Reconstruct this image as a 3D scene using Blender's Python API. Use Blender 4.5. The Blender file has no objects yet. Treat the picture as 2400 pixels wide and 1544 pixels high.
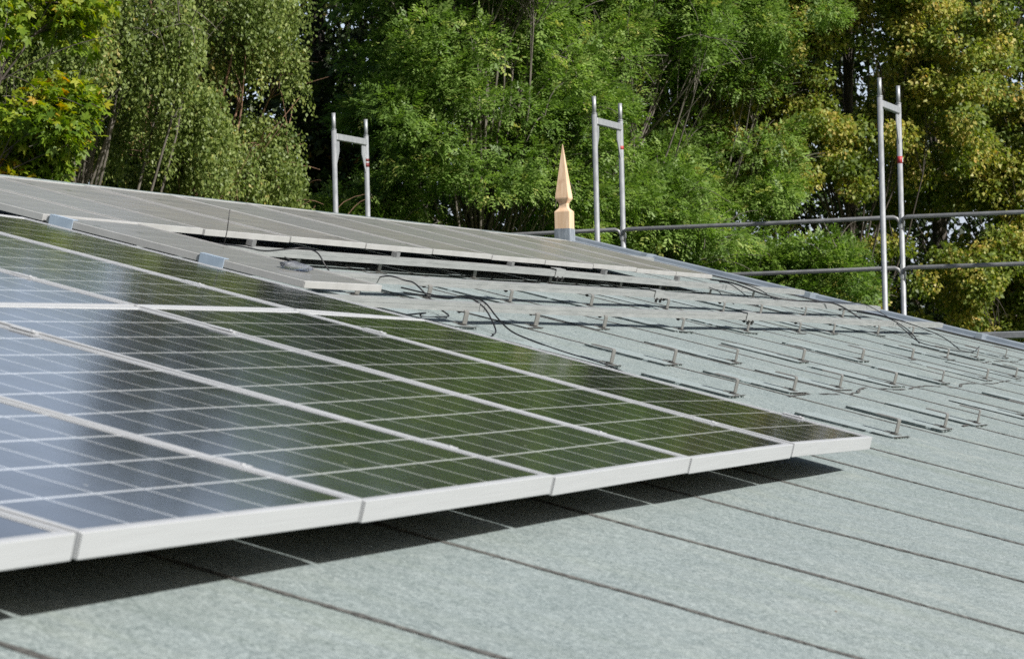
import bpy, math, random
import numpy as np
from mathutils import Vector, Matrix

random.seed(7)
rng = np.random.default_rng(11)
R = math.radians
scene = bpy.context.scene
COL = scene.collection

# ------------------------------------------------------------------ camera
H0 = 7.6                                   # height of the near array's lower edge above the ground
cam_d = bpy.data.cameras.new('camera')
cam = bpy.data.objects.new('camera', cam_d)
COL.objects.link(cam)
rt = Vector((0.35980975, -0.93271602, -0.02403701))
up = Vector((-0.00671482, -0.02835039, 0.99957549))
fw = Vector((0.93300153, 0.3594956, 0.01646377))
CAM = Vector((-8.36084, -1.95742, 0.22811 + H0))
m3 = Matrix((rt, up, -fw)).transposed()
cam.matrix_world = Matrix.Translation(CAM) @ m3.to_4x4()
cam_d.sensor_width = 36.0
cam_d.lens = 6090.35 / 2400 * 36
cam_d.clip_start = 0.1
cam_d.clip_end = 1500
cam_d.dof.use_dof = True
cam_d.dof.focus_distance = 15.0
cam_d.dof.aperture_fstop = 12.5
scene.camera = cam
scene.cycles.use_denoising = False
scene.cycles.sample_clamp_indirect = 4.0
scene.cycles.caustics_reflective = False
scene.cycles.caustics_refractive = False

# ------------------------------------------------------------------ light
C15, S15 = math.cos(R(15)), math.sin(R(15))
XA = Vector((1, 0, 0)); XB = Vector((0, C15, S15)); XN = Vector((0, -S15, C15))
sun_dir = (XA * -0.32 + XB * -0.80 + XN * 1.0).normalized()
elev = math.asin(sun_dir.z)
world = bpy.data.worlds.new('World')
scene.world = world
world.use_nodes = True
wn = world.node_tree
wn.nodes.clear()
sky = wn.nodes.new('ShaderNodeTexSky')
sky.sky_type = 'NISHITA'
sky.sun_disc = False
sky.sun_elevation = elev
sky.sun_rotation = math.atan2(sun_dir.x, sun_dir.y)
sky.altitude = 100
sky.dust_density = 3.0
sky.air_density = 1.2
bgn = wn.nodes.new('ShaderNodeBackground')
bgn.inputs['Strength'].default_value = 0.052
wo = wn.nodes.new('ShaderNodeOutputWorld')
wn.links.new(sky.outputs[0], bgn.inputs[0])
# soft, broken sky glow added behind the trees only, to brighten panel reflections
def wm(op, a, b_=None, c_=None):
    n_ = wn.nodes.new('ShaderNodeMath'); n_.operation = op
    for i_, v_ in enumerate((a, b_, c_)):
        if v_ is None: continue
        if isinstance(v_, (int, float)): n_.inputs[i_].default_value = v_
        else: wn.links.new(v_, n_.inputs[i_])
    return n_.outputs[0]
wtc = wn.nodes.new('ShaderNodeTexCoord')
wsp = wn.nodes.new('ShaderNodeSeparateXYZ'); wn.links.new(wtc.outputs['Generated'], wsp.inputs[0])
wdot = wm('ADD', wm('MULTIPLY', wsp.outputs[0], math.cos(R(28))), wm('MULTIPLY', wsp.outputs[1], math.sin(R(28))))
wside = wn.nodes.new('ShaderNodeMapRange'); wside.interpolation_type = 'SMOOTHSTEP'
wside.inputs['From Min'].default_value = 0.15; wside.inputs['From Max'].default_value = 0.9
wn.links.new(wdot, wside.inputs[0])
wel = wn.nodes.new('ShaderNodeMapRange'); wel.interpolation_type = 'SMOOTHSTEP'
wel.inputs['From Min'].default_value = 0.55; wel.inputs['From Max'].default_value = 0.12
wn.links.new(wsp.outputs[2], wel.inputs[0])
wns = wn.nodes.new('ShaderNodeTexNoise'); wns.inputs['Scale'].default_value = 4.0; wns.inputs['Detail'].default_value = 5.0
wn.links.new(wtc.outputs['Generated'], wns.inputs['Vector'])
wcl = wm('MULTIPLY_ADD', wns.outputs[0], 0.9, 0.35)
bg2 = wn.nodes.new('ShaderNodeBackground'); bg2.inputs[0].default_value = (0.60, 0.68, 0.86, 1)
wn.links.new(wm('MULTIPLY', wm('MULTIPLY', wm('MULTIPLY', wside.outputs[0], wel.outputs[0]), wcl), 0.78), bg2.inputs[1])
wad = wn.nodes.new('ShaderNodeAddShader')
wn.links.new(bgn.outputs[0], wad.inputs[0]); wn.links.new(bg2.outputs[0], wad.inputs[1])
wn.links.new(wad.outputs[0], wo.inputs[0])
sl = bpy.data.lights.new('sun', 'SUN')
sl.energy = 5.0
sl.angle = R(0.53)
sl.color = (1.0, 0.97, 0.92)
so = bpy.data.objects.new('sun', sl)
COL.objects.link(so)
so.rotation_euler = sun_dir.to_track_quat('Z', 'Y').to_euler()
so.location = (0, 0, 40)
vs = scene.view_settings
vs.view_transform = 'Standard'
vs.look = 'None'
vs.exposure = 0.35
vs.gamma = 1.0

# ------------------------------------------------------------------ helpers
def RP(a, b, c):
    """roof coordinates (along the ridge, up the slope, off the roof) to world"""
    return Vector((0, 0, H0)) + XA * a + XB * b + XN * c

ROOF = Matrix((XA, XB, XN)).transposed().to_4x4()
ROOF.translation = Vector((0, 0, H0))

class MB:
    def __init__(s): s.v = []; s.f = []; s.m = []
    def face(s, pts, mi=0):
        n = len(s.v); s.v += [tuple(p) for p in pts]; s.f.append(tuple(range(n, n + len(pts)))); s.m.append(mi)
    def box(s, lo, hi, mi=0, M=None, bev=0.0):
        x0, y0, z0 = lo; x1, y1, z1 = hi
        if bev > 0:
            b = bev
            ring = [(x0 + b, y0), (x1 - b, y0), (x1, y0 + b), (x1, y1 - b), (x1 - b, y1), (x0 + b, y1), (x0, y1 - b), (x0, y0 + b)]
            cx, cy = (x0 + x1) / 2, (y0 + y1) / 2
            def ins(p): return (min(max(p[0], x0 + b), x1 - b), min(max(p[1], y0 + b), y1 - b))
            layers = [[(*ins(p), z0) for p in ring], [(*p, z0 + b) for p in ring], [(*p, z1 - b) for p in ring], [(*ins(p), z1) for p in ring]]
            n = len(s.v)
            for L in layers: s.v += [tuple(M @ Vector(p)) if M else p for p in L]
            for k in range(3):
                for i in range(8):
                    j = (i + 1) % 8
                    s.f.append((n + k * 8 + i, n + k * 8 + j, n + k * 8 + 8 + j, n + k * 8 + 8 + i)); s.m.append(mi)
            s.f.append(tuple(n + 7 - i for i in range(8))); s.m.append(mi)
            s.f.append(tuple(n + 24 + i for i in range(8))); s.m.append(mi)
            return
        c = [(x0, y0, z0), (x1, y0, z0), (x1, y1, z0), (x0, y1, z0), (x0, y0, z1), (x1, y0, z1), (x1, y1, z1), (x0, y1, z1)]
        n = len(s.v); s.v += [tuple(M @ Vector(p)) if M else p for p in c]
        for q in ((0, 3, 2, 1), (4, 5, 6, 7), (0, 1, 5, 4), (1, 2, 6, 5), (2, 3, 7, 6), (3, 0, 4, 7)):
            s.f.append(tuple(n + i for i in q)); s.m.append(mi)
    def rings(s, rings, mi=0, caps=True):
        n = len(s.v); k = len(rings[0])
        for r in rings: s.v += [tuple(p) for p in r]
        for i in range(len(rings) - 1):
            for j in range(k):
                a = n + i * k + j; b = n + i * k + (j + 1) % k
                s.f.append((a, b, b + k, a + k)); s.m.append(mi)
        if caps:
            s.f.append(tuple(n + k - 1 - j for j in range(k))); s.m.append(mi)
            e = n + (len(rings) - 1) * k
            s.f.append(tuple(e + j for j in range(k))); s.m.append(mi)
    def tube(s, pts, r, seg=8, mi=0, caps=True):
        pts = [Vector(p) for p in pts]
        rr = r if isinstance(r, (list, tuple)) else [r] * len(pts)
        t0 = (pts[1] - pts[0]).normalized()
        ref = Vector((0, 0, 1)) if abs(t0.z) < 0.9 else Vector((1, 0, 0))
        u = t0.cross(ref).normalized()
        rings = []
        for i, p in enumerate(pts):
            t = (pts[min(i + 1, len(pts) - 1)] - pts[max(i - 1, 0)]).normalized()
            u = (u - t * u.dot(t)).normalized()
            w = t.cross(u)
            rings.append([p + (u * math.cos(2 * math.pi * j / seg) + w * math.sin(2 * math.pi * j / seg)) * rr[i] for j in range(seg)])
        s.rings(rings, mi, caps)
    def obj(s, name, mats, parent=None, smooth=False, M=None):
        me = bpy.data.meshes.new(name)
        me.from_pydata(s.v, [], s.f)
        for m in (mats if isinstance(mats, (list, tuple)) else [mats]): me.materials.append(m)
        me.polygons.foreach_set('material_index', s.m)
        if smooth:
            me.polygons.foreach_set('use_smooth', [len(f) <= 4 for f in s.f])
        me.update()
        o = bpy.data.objects.new(name, me)
        COL.objects.link(o)
        if parent: o.parent = parent
        if M is not None: o.matrix_world = M
        return o

def empty(name, M=None):
    o = bpy.data.objects.new(name, None)
    o.empty_display_size = 0.2
    COL.objects.link(o)
    if M is not None: o.matrix_world = M
    return o

def tag(o, label=None, cat=None, group=None, kind=None):
    if label: o['label'] = label
    if cat: o['category'] = cat
    if group: o['group'] = group
    if kind: o['kind'] = kind
    return o

def copy_tree(o, parent=None):
    c = o.copy(); COL.objects.link(c)
    if parent: c.parent = parent
    for ch in list(o.children): copy_tree(ch, c)
    return c

def catmull(pts, n=6):
    P = [Vector(p) for p in pts]
    P = [P[0] * 2 - P[1]] + P + [P[-1] * 2 - P[-2]]
    out = []
    for i in range(1, len(P) - 2):
        for k in range(n):
            t = k / n
            a, b, c, d = P[i - 1], P[i], P[i + 1], P[i + 2]
            out.append(0.5 * ((2 * b) + (c - a) * t + (2 * a - 5 * b + 4 * c - d) * t * t + (3 * b - a - 3 * c + d) * t ** 3))
    out.append(P[-2])
    return out

# ------------------------------------------------------------------ materials
def mat(name):
    m = bpy.data.materials.new(name); m.use_nodes = True
    nt = m.node_tree
    b = nt.nodes['Principled BSDF']
    return m, nt, b

def N(nt, typ, **kw):
    n = nt.nodes.new(typ)
    for k, v in kw.items():
        if k.startswith('i_'):
            key = k[2:]
            n.inputs[int(key) if key.isdigit() else key].default_value = v
        else: setattr(n, k, v)
    return n

def mathn(nt, op, a, b=None):
    n = nt.nodes.new('ShaderNodeMath'); n.operation = op
    for i, v in enumerate((a, b)):
        if v is None: continue
        if isinstance(v, (int, float)): n.inputs[i].default_value = v
        else: nt.links.new(v, n.inputs[i])
    return n.outputs[0]

def coords(nt, scale=(1, 1, 1), kind='Object'):
    t = nt.nodes.new('ShaderNodeTexCoord')
    mp = nt.nodes.new('ShaderNodeMapping'); mp.inputs['Scale'].default_value = scale
    nt.links.new(t.outputs[kind], mp.inputs[0])
    return mp.outputs[0]

def noise(nt, vec, scale, detail=4, rough=0.55, lo=0.0, hi=1.0):
    n = nt.nodes.new('ShaderNodeTexNoise')
    n.inputs['Scale'].default_value = scale; n.inputs['Detail'].default_value = detail; n.inputs['Roughness'].default_value = rough
    nt.links.new(vec, n.inputs['Vector'])
    mr = nt.nodes.new('ShaderNodeMapRange')
    mr.inputs['From Min'].default_value = 0.3; mr.inputs['From Max'].default_value = 0.7
    mr.inputs['To Min'].default_value = lo; mr.inputs['To Max'].default_value = hi
    nt.links.new(n.outputs[0], mr.inputs[0])
    return mr.outputs[0]

def mix(nt, fac, a, b, blend='MIX'):
    n = nt.nodes.new('ShaderNodeMix'); n.data_type = 'RGBA'; n.blend_type = blend
    if isinstance(fac, (int, float)): n.inputs[0].default_value = fac
    else: nt.links.new(fac, n.inputs[0])
    for i, v in ((6, a), (7, b)):
        if isinstance(v, tuple): n.inputs[i].default_value = (*v, 1)
        else: nt.links.new(v, n.inputs[i])
    return n.outputs[2]

def bump(nt, bs, h, strength=0.3, dist=0.01):
    n = nt.nodes.new('ShaderNodeBump'); n.inputs['Strength'].default_value = strength; n.inputs['Distance'].default_value = dist
    nt.links.new(h, n.inputs['Height']); nt.links.new(n.outputs[0], bs.inputs['Normal'])

def simple(name, col, rough=0.6, metal=0.0, var=0.12, scale=6, col2=None, bumps=0.0, stretch=(1, 1, 1)):
    m, nt, b = mat(name)
    v = coords(nt, stretch)
    f = noise(nt, v, scale, 5, 0.6)
    c2 = col2 or tuple(c * (1 - var * 2) for c in col)
    nt.links.new(mix(nt, f, col, c2), b.inputs['Base Color'])
    r = noise(nt, v, scale * 2.3, 3, 0.5, max(rough - 0.08, 0.03), min(rough + 0.08, 1))
    nt.links.new(r, b.inputs['Roughness'])
    b.inputs['Metallic'].default_value = metal
    if bumps: bump(nt, b, noise(nt, v, scale * 8, 4), bumps, 0.004)
    return m

# mineral roofing felt
m_felt, nt, b = mat('roofing_felt')
v = coords(nt)
grain = noise(nt, v, 75, 3, 0.9)
grain2 = noise(nt, v, 21, 5, 0.8)
blot = noise(nt, coords(nt, (1.5, 1.2, 1)), 6.5, 7, 0.75)
big = noise(nt, coords(nt, (0.5, 0.25, 1)), 1.3, 4, 0.6)
streak = noise(nt, coords(nt, (2.2, 0.35, 1)), 3.0, 5, 0.65)
vg1 = nt.nodes.new('ShaderNodeTexVoronoi'); vg1.inputs['Scale'].default_value = 330.0
nt.links.new(v, vg1.inputs['Vector'])
vgs = nt.nodes.new('ShaderNodeSeparateColor'); nt.links.new(vg1.outputs['Color'], vgs.inputs[0])
vg2 = nt.nodes.new('ShaderNodeTexVoronoi'); vg2.inputs['Scale'].default_value = 130.0
nt.links.new(v, vg2.inputs['Vector'])
vgs2 = nt.nodes.new('ShaderNodeSeparateColor'); nt.links.new(vg2.outputs['Color'], vgs2.inputs[0])
gran = mathn(nt, 'ADD', mathn(nt, 'MULTIPLY', vgs.outputs[0], 0.5), mathn(nt, 'MULTIPLY', vgs2.outputs[1], 0.5))
c1 = mix(nt, gran, (0.042, 0.067, 0.070), (0.435, 0.492, 0.492))
c2 = mix(nt, mathn(nt, 'MULTIPLY', grain2, 0.30), c1, (0.145, 0.19, 0.20))
c3 = mix(nt, mathn(nt, 'MULTIPLY', mathn(nt, 'POWER', blot, 1.8), 0.30), c2, (0.42, 0.465, 0.465))
c4 = mix(nt, mathn(nt, 'MULTIPLY', big, 0.22), c3, (0.165, 0.22, 0.235))
c5 = mix(nt, mathn(nt, 'MULTIPLY', mathn(nt, 'POWER', streak, 3.0), 0.22), c4, (0.27, 0.31, 0.22))
runs = noise(nt, coords(nt, (3.2, 0.22, 1)), 2.2, 6, 0.7)
c5 = mix(nt, mathn(nt, 'MULTIPLY', mathn(nt, 'POWER', runs, 2.2), 0.30), c5, (0.13, 0.165, 0.15))
scuff = noise(nt, coords(nt, (1.2, 1.8, 1)), 2.7, 8, 0.8)
c5 = mix(nt, mathn(nt, 'MULTIPLY', mathn(nt, 'POWER', scuff, 4.0), 0.35), c5, (0.46, 0.48, 0.45))
# dark specks of lost granules
spk = nt.nodes.new('ShaderNodeTexVoronoi'); spk.inputs['Scale'].default_value = 9.0
nt.links.new(v, spk.inputs['Vector'])
sp = mathn(nt, 'LESS_THAN', spk.outputs['Distance'], 0.035)
c6 = mix(nt, mathn(nt, 'MULTIPLY', sp, 0.55), c5, (0.10, 0.11, 0.10))
nt.links.new(c6, b.inputs['Base Color'])
b.inputs['Roughness'].default_value = 0.92
b.inputs['Specular IOR Level'].default_value = 0.3
bump(nt, b, mathn(nt, 'ADD', mathn(nt, 'MULTIPLY', gran, 0.6), mathn(nt, 'MULTIPLY', blot, 0.5)), 0.55, 0.008)

m_patch, nt, b = mat('fresh_felt')
v = coords(nt)
g = noise(nt, v, 150, 2, 0.7)
nt.links.new(mix(nt, g, (0.15, 0.195, 0.205), (0.36, 0.41, 0.41)), b.inputs['Base Color'])
b.inputs['Roughness'].default_value = 0.92
bump(nt, b, g, 0.4, 0.004)

m_bit = simple('bitumen', (0.035, 0.035, 0.035), 0.75, 0, 0.2, 30, (0.12, 0.115, 0.105), 0.4)
m_seam = simple('seam_edge', (0.03, 0.03, 0.03), 0.85, 0, 0.2, 60, (0.17, 0.17, 0.16), 0.5)

# panel frames: anodised aluminium
m_alu, nt, b = mat('anodised_aluminium')
v = coords(nt, (0.4, 0.4, 40))
g = noise(nt, v, 9, 5, 0.7)
nt.links.new(mix(nt, g, (0.50, 0.515, 0.535), (0.43, 0.44, 0.455)), b.inputs['Base Color'])
b.inputs['Metallic'].default_value = 0.12
nt.links.new(noise(nt, v, 6, 4, 0.6, 0.33, 0.45), b.inputs['Roughness'])
bump(nt, b, g, 0.03, 0.001)

m_alu_old = simple('weathered_aluminium', (0.46, 0.465, 0.465), 0.55, 0.1, 0.1, 5, (0.38, 0.38, 0.375), 0.05)
m_rail = simple('mill_finish_aluminium', (0.42, 0.435, 0.435), 0.5, 0.3, 0.08, 12, (0.29, 0.305, 0.305), 0.12, (0.4, 4, 4))
m_hook = simple('hook_steel', (0.27, 0.265, 0.25), 0.5, 0.3, 0.1, 30, (0.19, 0.188, 0.18), 0.1)
m_dark = simple('dark_rubber', (0.018, 0.018, 0.02), 0.45, 0, 0.2, 20)
m_bolt = simple('bolt_steel', (0.10, 0.10, 0.10), 0.4, 0.7, 0.2, 40)
m_back = simple('panel_backsheet', (0.06, 0.06, 0.06), 0.6, 0, 0.05, 10)

def cell_material(name, nx, ny, W, L, lip, dusty=False):
    m, nt, b = mat(name)
    tc = nt.nodes.new('ShaderNodeTexCoord')
    sx = nt.nodes.new('ShaderNodeSeparateXYZ'); nt.links.new(tc.outputs['Object'], sx.inputs[0])
    px = (W - 2 * lip) / nx; py = (L - 2 * lip) / ny
    X = mathn(nt, 'SUBTRACT', sx.outputs[0], lip); Y = mathn(nt, 'SUBTRACT', sx.outputs[1], lip)
    lx = mathn(nt, 'LESS_THAN', mathn(nt, 'PINGPONG', X, px / 2), 0.0026)
    ly = mathn(nt, 'LESS_THAN', mathn(nt, 'PINGPONG', Y, py / 2), 0.0036)
    line = mathn(nt, 'MAXIMUM', lx, ly)
    # per-cell tone
    cx = mathn(nt, 'FLOOR', mathn(nt, 'DIVIDE', X, px)); cy = mathn(nt, 'FLOOR', mathn(nt, 'DIVIDE', Y, py))
    cmb = nt.nodes.new('ShaderNodeCombineXYZ'); nt.links.new(cx, cmb.inputs[0]); nt.links.new(cy, cmb.inputs[1])
    wn_ = nt.nodes.new('ShaderNodeTexWhiteNoise'); nt.links.new(cmb.outputs[0], wn_.inputs['Vector'])
    cell = mix(nt, wn_.outputs['Value'], (0.012, 0.013, 0.018), (0.020, 0.021, 0.026))
    v = coords(nt)
    if not dusty:
        col = mix(nt, line, cell, (0.66, 0.68, 0.70))
        dust = noise(nt, v, 26, 5, 0.7)
        col = mix(nt, mathn(nt, 'MULTIPLY', dust, 0.05), col, (0.35, 0.33, 0.28))
        spots = nt.nodes.new('ShaderNodeTexVoronoi'); spots.inputs['Scale'].default_value = 5.0
        nt.links.new(v, spots.inputs['Vector'])
        col = mix(nt, mathn(nt, 'MULTIPLY', mathn(nt, 'LESS_THAN', spots.outputs['Distance'], 0.022), 0.7), col, (0.5, 0.5, 0.46))
        nt.links.new(col, b.inputs['Base Color'])
        nt.links.new(noise(nt, v, 7, 4, 0.6, 0.09, 0.15), b.inputs['Roughness'])
        b.inputs['IOR'].default_value = 1.47
        b.inputs['Coat Weight'].default_value = 0.45
        b.inputs['Coat Roughness'].default_value = 0.09
        b.inputs['Coat IOR'].default_value = 1.5
    else:
        st = noise(nt, coords(nt, (0.5, 2.2, 1)), 3.0, 6, 0.65)
        patch = noise(nt, coords(nt, (1.2, 0.8, 1)), 1.7, 4, 0.6)
        oi = nt.nodes.new('ShaderNodeObjectInfo')
        d1 = mix(nt, st, (0.28, 0.262, 0.23), (0.17, 0.165, 0.155))
        d2 = mix(nt, oi.outputs['Random'], d1, (0.22, 0.22, 0.21))
        col = mix(nt, mathn(nt, 'MULTIPLY', line, 0.5), d2, (0.45, 0.45, 0.44))
        wet = mathn(nt, 'MULTIPLY', mathn(nt, 'GREATER_THAN', mathn(nt, 'MULTIPLY', patch, st), 0.47), 0.6)
        col = mix(nt, wet, col, (0.07, 0.075, 0.08))
        nt.links.new(col, b.inputs['Base Color'])
        rr = nt.nodes.new('ShaderNodeMapRange'); nt.links.new(wet, rr.inputs[0])
        rr.inputs['To Min'].default_value = 0.26; rr.inputs['To Max'].default_value = 0.12
        nt.links.new(rr.outputs[0], b.inputs['Roughness'])
        b.inputs['IOR'].default_value = 1.5
    return m

m_galv, nt, b = mat('galvanised_steel')
v = coords(nt, (1, 1, 0.5))
g = noise(nt, v, 9, 6, 0.7)
sp = nt.nodes.new('ShaderNodeTexVoronoi'); sp.inputs['Scale'].default_value = 45
nt.links.new(v, sp.inputs['Vector'])
c1 = mix(nt, g, (0.42, 0.44, 0.46), (0.27, 0.285, 0.30))
c2 = mix(nt, mathn(nt, 'MULTIPLY', sp.outputs['Distance'], 0.35), c1, (0.55, 0.56, 0.57))
nt.links.new(c2, b.inputs['Base Color'])
b.inputs['Metallic'].default_value = 0.5
nt.links.new(noise(nt, v, 16, 4, 0.6, 0.38, 0.6), b.inputs['Roughness'])
bump(nt, b, g, 0.15, 0.003)
m_galv_dark = simple('old_galvanised_tube', (0.31, 0.315, 0.32), 0.5, 0.4, 0.15, 8, (0.19, 0.195, 0.20), 0.15)
m_red = simple('red_sticker', (0.45, 0.05, 0.06), 0.5, 0, 0.1, 20)
m_darkred = simple('dark_red_paint', (0.16, 0.02, 0.02), 0.6, 0, 0.2, 60)
m_white = simple('white_sticker', (0.75, 0.72, 0.70), 0.5, 0, 0.05, 20)
m_zinc = simple('zinc_sheet', (0.34, 0.39, 0.44), 0.42, 0.35, 0.08, 4, (0.25, 0.29, 0.34), 0.1)
m_lead = simple('lead_flashing', (0.36, 0.40, 0.45), 0.55, 0.3, 0.15, 26, (0.13, 0.15, 0.18), 0.2, (1, 1, 0.25))
m_brick, nt, b = mat('brick_wall')
br = nt.nodes.new('ShaderNodeTexBrick'); br.inputs['Scale'].default_value = 4.2
br.inputs['Color1'].default_value = (0.32, 0.13, 0.08, 1); br.inputs['Color2'].default_value = (0.22, 0.09, 0.06, 1)
br.inputs['Mortar'].default_value = (0.35, 0.33, 0.30, 1)
nt.links.new(coords(nt), br.inputs['Vector']); nt.links.new(br.outputs[0], b.inputs['Base Color']); b.inputs['Roughness'].default_value = 0.9
m_fascia = simple('painted_timber', (0.35, 0.30, 0.24), 0.6, 0, 0.1, 5)

m_wood, nt, b = mat('new_larch_wood')
v = coords(nt, (18, 18, 1.3))
g = noise(nt, v, 2.2, 6, 0.65)
kn = noise(nt, coords(nt, (1, 1, 0.6)), 14, 3, 0.5)
c1 = mix(nt, g, (0.82, 0.62, 0.45), (0.62, 0.41, 0.25))
c2 = mix(nt, mathn(nt, 'MULTIPLY', mathn(nt, 'POWER', kn, 4.0), 0.35), c1, (0.30, 0.12, 0.05))
nt.links.new(c2, b.inputs['Base Color']); b.inputs['Roughness'].default_value = 0.5
m_film, nt, b = mat('blue_plastic')
nt.links.new(mix(nt, noise(nt, coords(nt), 12, 4), (0.30, 0.38, 0.48), (0.42, 0.50, 0.60)), b.inputs['Base Color'])
b.inputs['Roughness'].default_value = 0.3
m_clear, nt, b = mat('clear_plastic')
b.inputs['Base Color'].default_value = (0.62, 0.65, 0.72, 1)
b.inputs['Roughness'].default_value = 0.3
b.inputs['Transmission Weight'].default_value = 0.85
b.inputs['IOR'].default_value = 1.3

def leaf_material(name, stops, trans=0.35, rough=0.5):
    m, nt, b = mat(name)
    at = nt.nodes.new('ShaderNodeAttribute'); at.attribute_name = 'tone'
    cr = nt.nodes.new('ShaderNodeValToRGB')
    el = cr.color_ramp.elements
    el[0].position = stops[0][0]; el[0].color = (*stops[0][1], 1)
    el[1].position = stops[-1][0]; el[1].color = (*stops[-1][1], 1)
    for p, c in stops[1:-1]:
        e = el.new(p); e.color = (*c, 1)
    nt.links.new(at.outputs['Fac'], cr.inputs[0])
    nt.links.new(cr.outputs[0], b.inputs['Base Color'])
    b.inputs['Roughness'].default_value = 0.5
    b.inputs['Specular IOR Level'].default_value = 0.4
    tr = nt.nodes.new('ShaderNodeBsdfTranslucent')
    hs = nt.nodes.new('ShaderNodeHueSaturation'); hs.inputs['Value'].default_value = 1.5; hs.inputs['Saturation'].default_value = 1.15
    nt.links.new(cr.outputs[0], hs.inputs['Color']); nt.links.new(hs.outputs[0], tr.inputs[0])
    ms = nt.nodes.new('ShaderNodeMixShader'); ms.inputs[0].default_value = trans
    nt.links.new(b.outputs[0], ms.inputs[1]); nt.links.new(tr.outputs[0], ms.inputs[2])
    nt.links.new(ms.outputs[0], nt.nodes['Material Output'].inputs[0])
    return m

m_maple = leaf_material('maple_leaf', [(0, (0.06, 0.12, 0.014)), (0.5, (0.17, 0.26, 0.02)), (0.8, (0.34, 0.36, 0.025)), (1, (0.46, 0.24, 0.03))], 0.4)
m_birch = leaf_material('birch_leaf', [(0, (0.075, 0.12, 0.028)), (0.5, (0.185, 0.245, 0.065)), (0.85, (0.31, 0.36, 0.11)), (1, (0.38, 0.31, 0.10))], 0.38)
m_ash = leaf_material('ash_leaf', [(0, (0.08, 0.145, 0.03)), (0.5, (0.165, 0.265, 0.055)), (0.85, (0.28, 0.385, 0.105)), (1, (0.46, 0.47, 0.14))], 0.4)
m_hornb = leaf_material('hornbeam_leaf', [(0, (0.07, 0.11, 0.022)), (0.4, (0.18, 0.24, 0.04)), (0.65, (0.32, 0.335, 0.065)), (0.84, (0.46, 0.41, 0.12)), (1, (0.54, 0.37, 0.11))], 0.38)
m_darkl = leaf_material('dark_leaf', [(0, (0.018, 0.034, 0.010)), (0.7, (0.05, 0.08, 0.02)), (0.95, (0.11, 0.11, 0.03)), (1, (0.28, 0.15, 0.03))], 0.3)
m_bark = simple('bark', (0.10, 0.085, 0.07), 0.9, 0, 0.2, 12, (0.05, 0.042, 0.035), 0.5, (1, 1, 0.3))
m_barkr = simple('reddish_bark', (0.26, 0.15, 0.09), 0.8, 0, 0.2, 12, (0.12, 0.07, 0.05), 0.4, (1, 1, 0.3))
m_barkg = simple('grey_bark', (0.20, 0.18, 0.15), 0.85, 0, 0.2, 12, (0.09, 0.08, 0.065), 0.4, (1, 1, 0.3))
m_grass = simple('grass', (0.06, 0.11, 0.025), 0.95, 0, 0.2, 3, (0.035, 0.06, 0.015), 0.4)

# ------------------------------------------------------------------ ground
g = MB()
g.face([(-400, -400, 0), (400, -400, 0), (400, 400, 0), (-400, 400, 0)])
tag(g.obj('ground', m_grass), kind='structure')

# ------------------------------------------------------------------ building
RC = -0.145                      # felt surface in roof coordinates
A0, A1 = -14.0, 12.62            # roof ends along the ridge
B0, B1 = -3.0, 5.72              # eave, ridge
bld = empty('building', Matrix.Translation((-0.7, 5.5, 0)))
tag(bld, 'long gable roofed building covered with grey green roofing felt, solar panels on its slope', 'building')

def world_child(o, parent):
    """keep world placement of o while parenting it"""
    mw = o.matrix_world.copy()
    o.parent = parent
    bpy.context.view_layer.update()
    o.matrix_parent_inverse = parent.matrix_world.inverted()
    o.matrix_world = mw
    return o

bpy.context.view_layer.update()
roof = MB()
nx, ny = 90, 30
def und(a, b):
    return 0.003 * math.sin(a * 1.7 + b * 0.9) + 0.002 * math.sin(a * 4.1 - b * 1.3) + 0.0015 * math.sin(b * 5.1 + a)
base = 0
for j in range(ny + 1):
    for i in range(nx + 1):
        a = A0 + (A1 - A0) * i / nx; bb = B0 + (B1 - B0) * j / ny
        roof.v.append((a, bb, RC + und(a, bb)))
for j in range(ny):
    for i in range(nx):
        k = j * (nx + 1) + i
        roof.f.append((k, k + 1, k + nx + 2, k + nx + 1)); roof.m.append(0)
# underside
roof.face([(A0, B1, RC - 0.14), (A1, B1, RC - 0.14), (A1, B0, RC - 0.14), (A0, B0, RC - 0.14)], 0)
roof.face([(A0, B0, RC - 0.14), (A1, B0, RC - 0.14), (A1, B0, RC), (A0, B0, RC)], 0)
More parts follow.
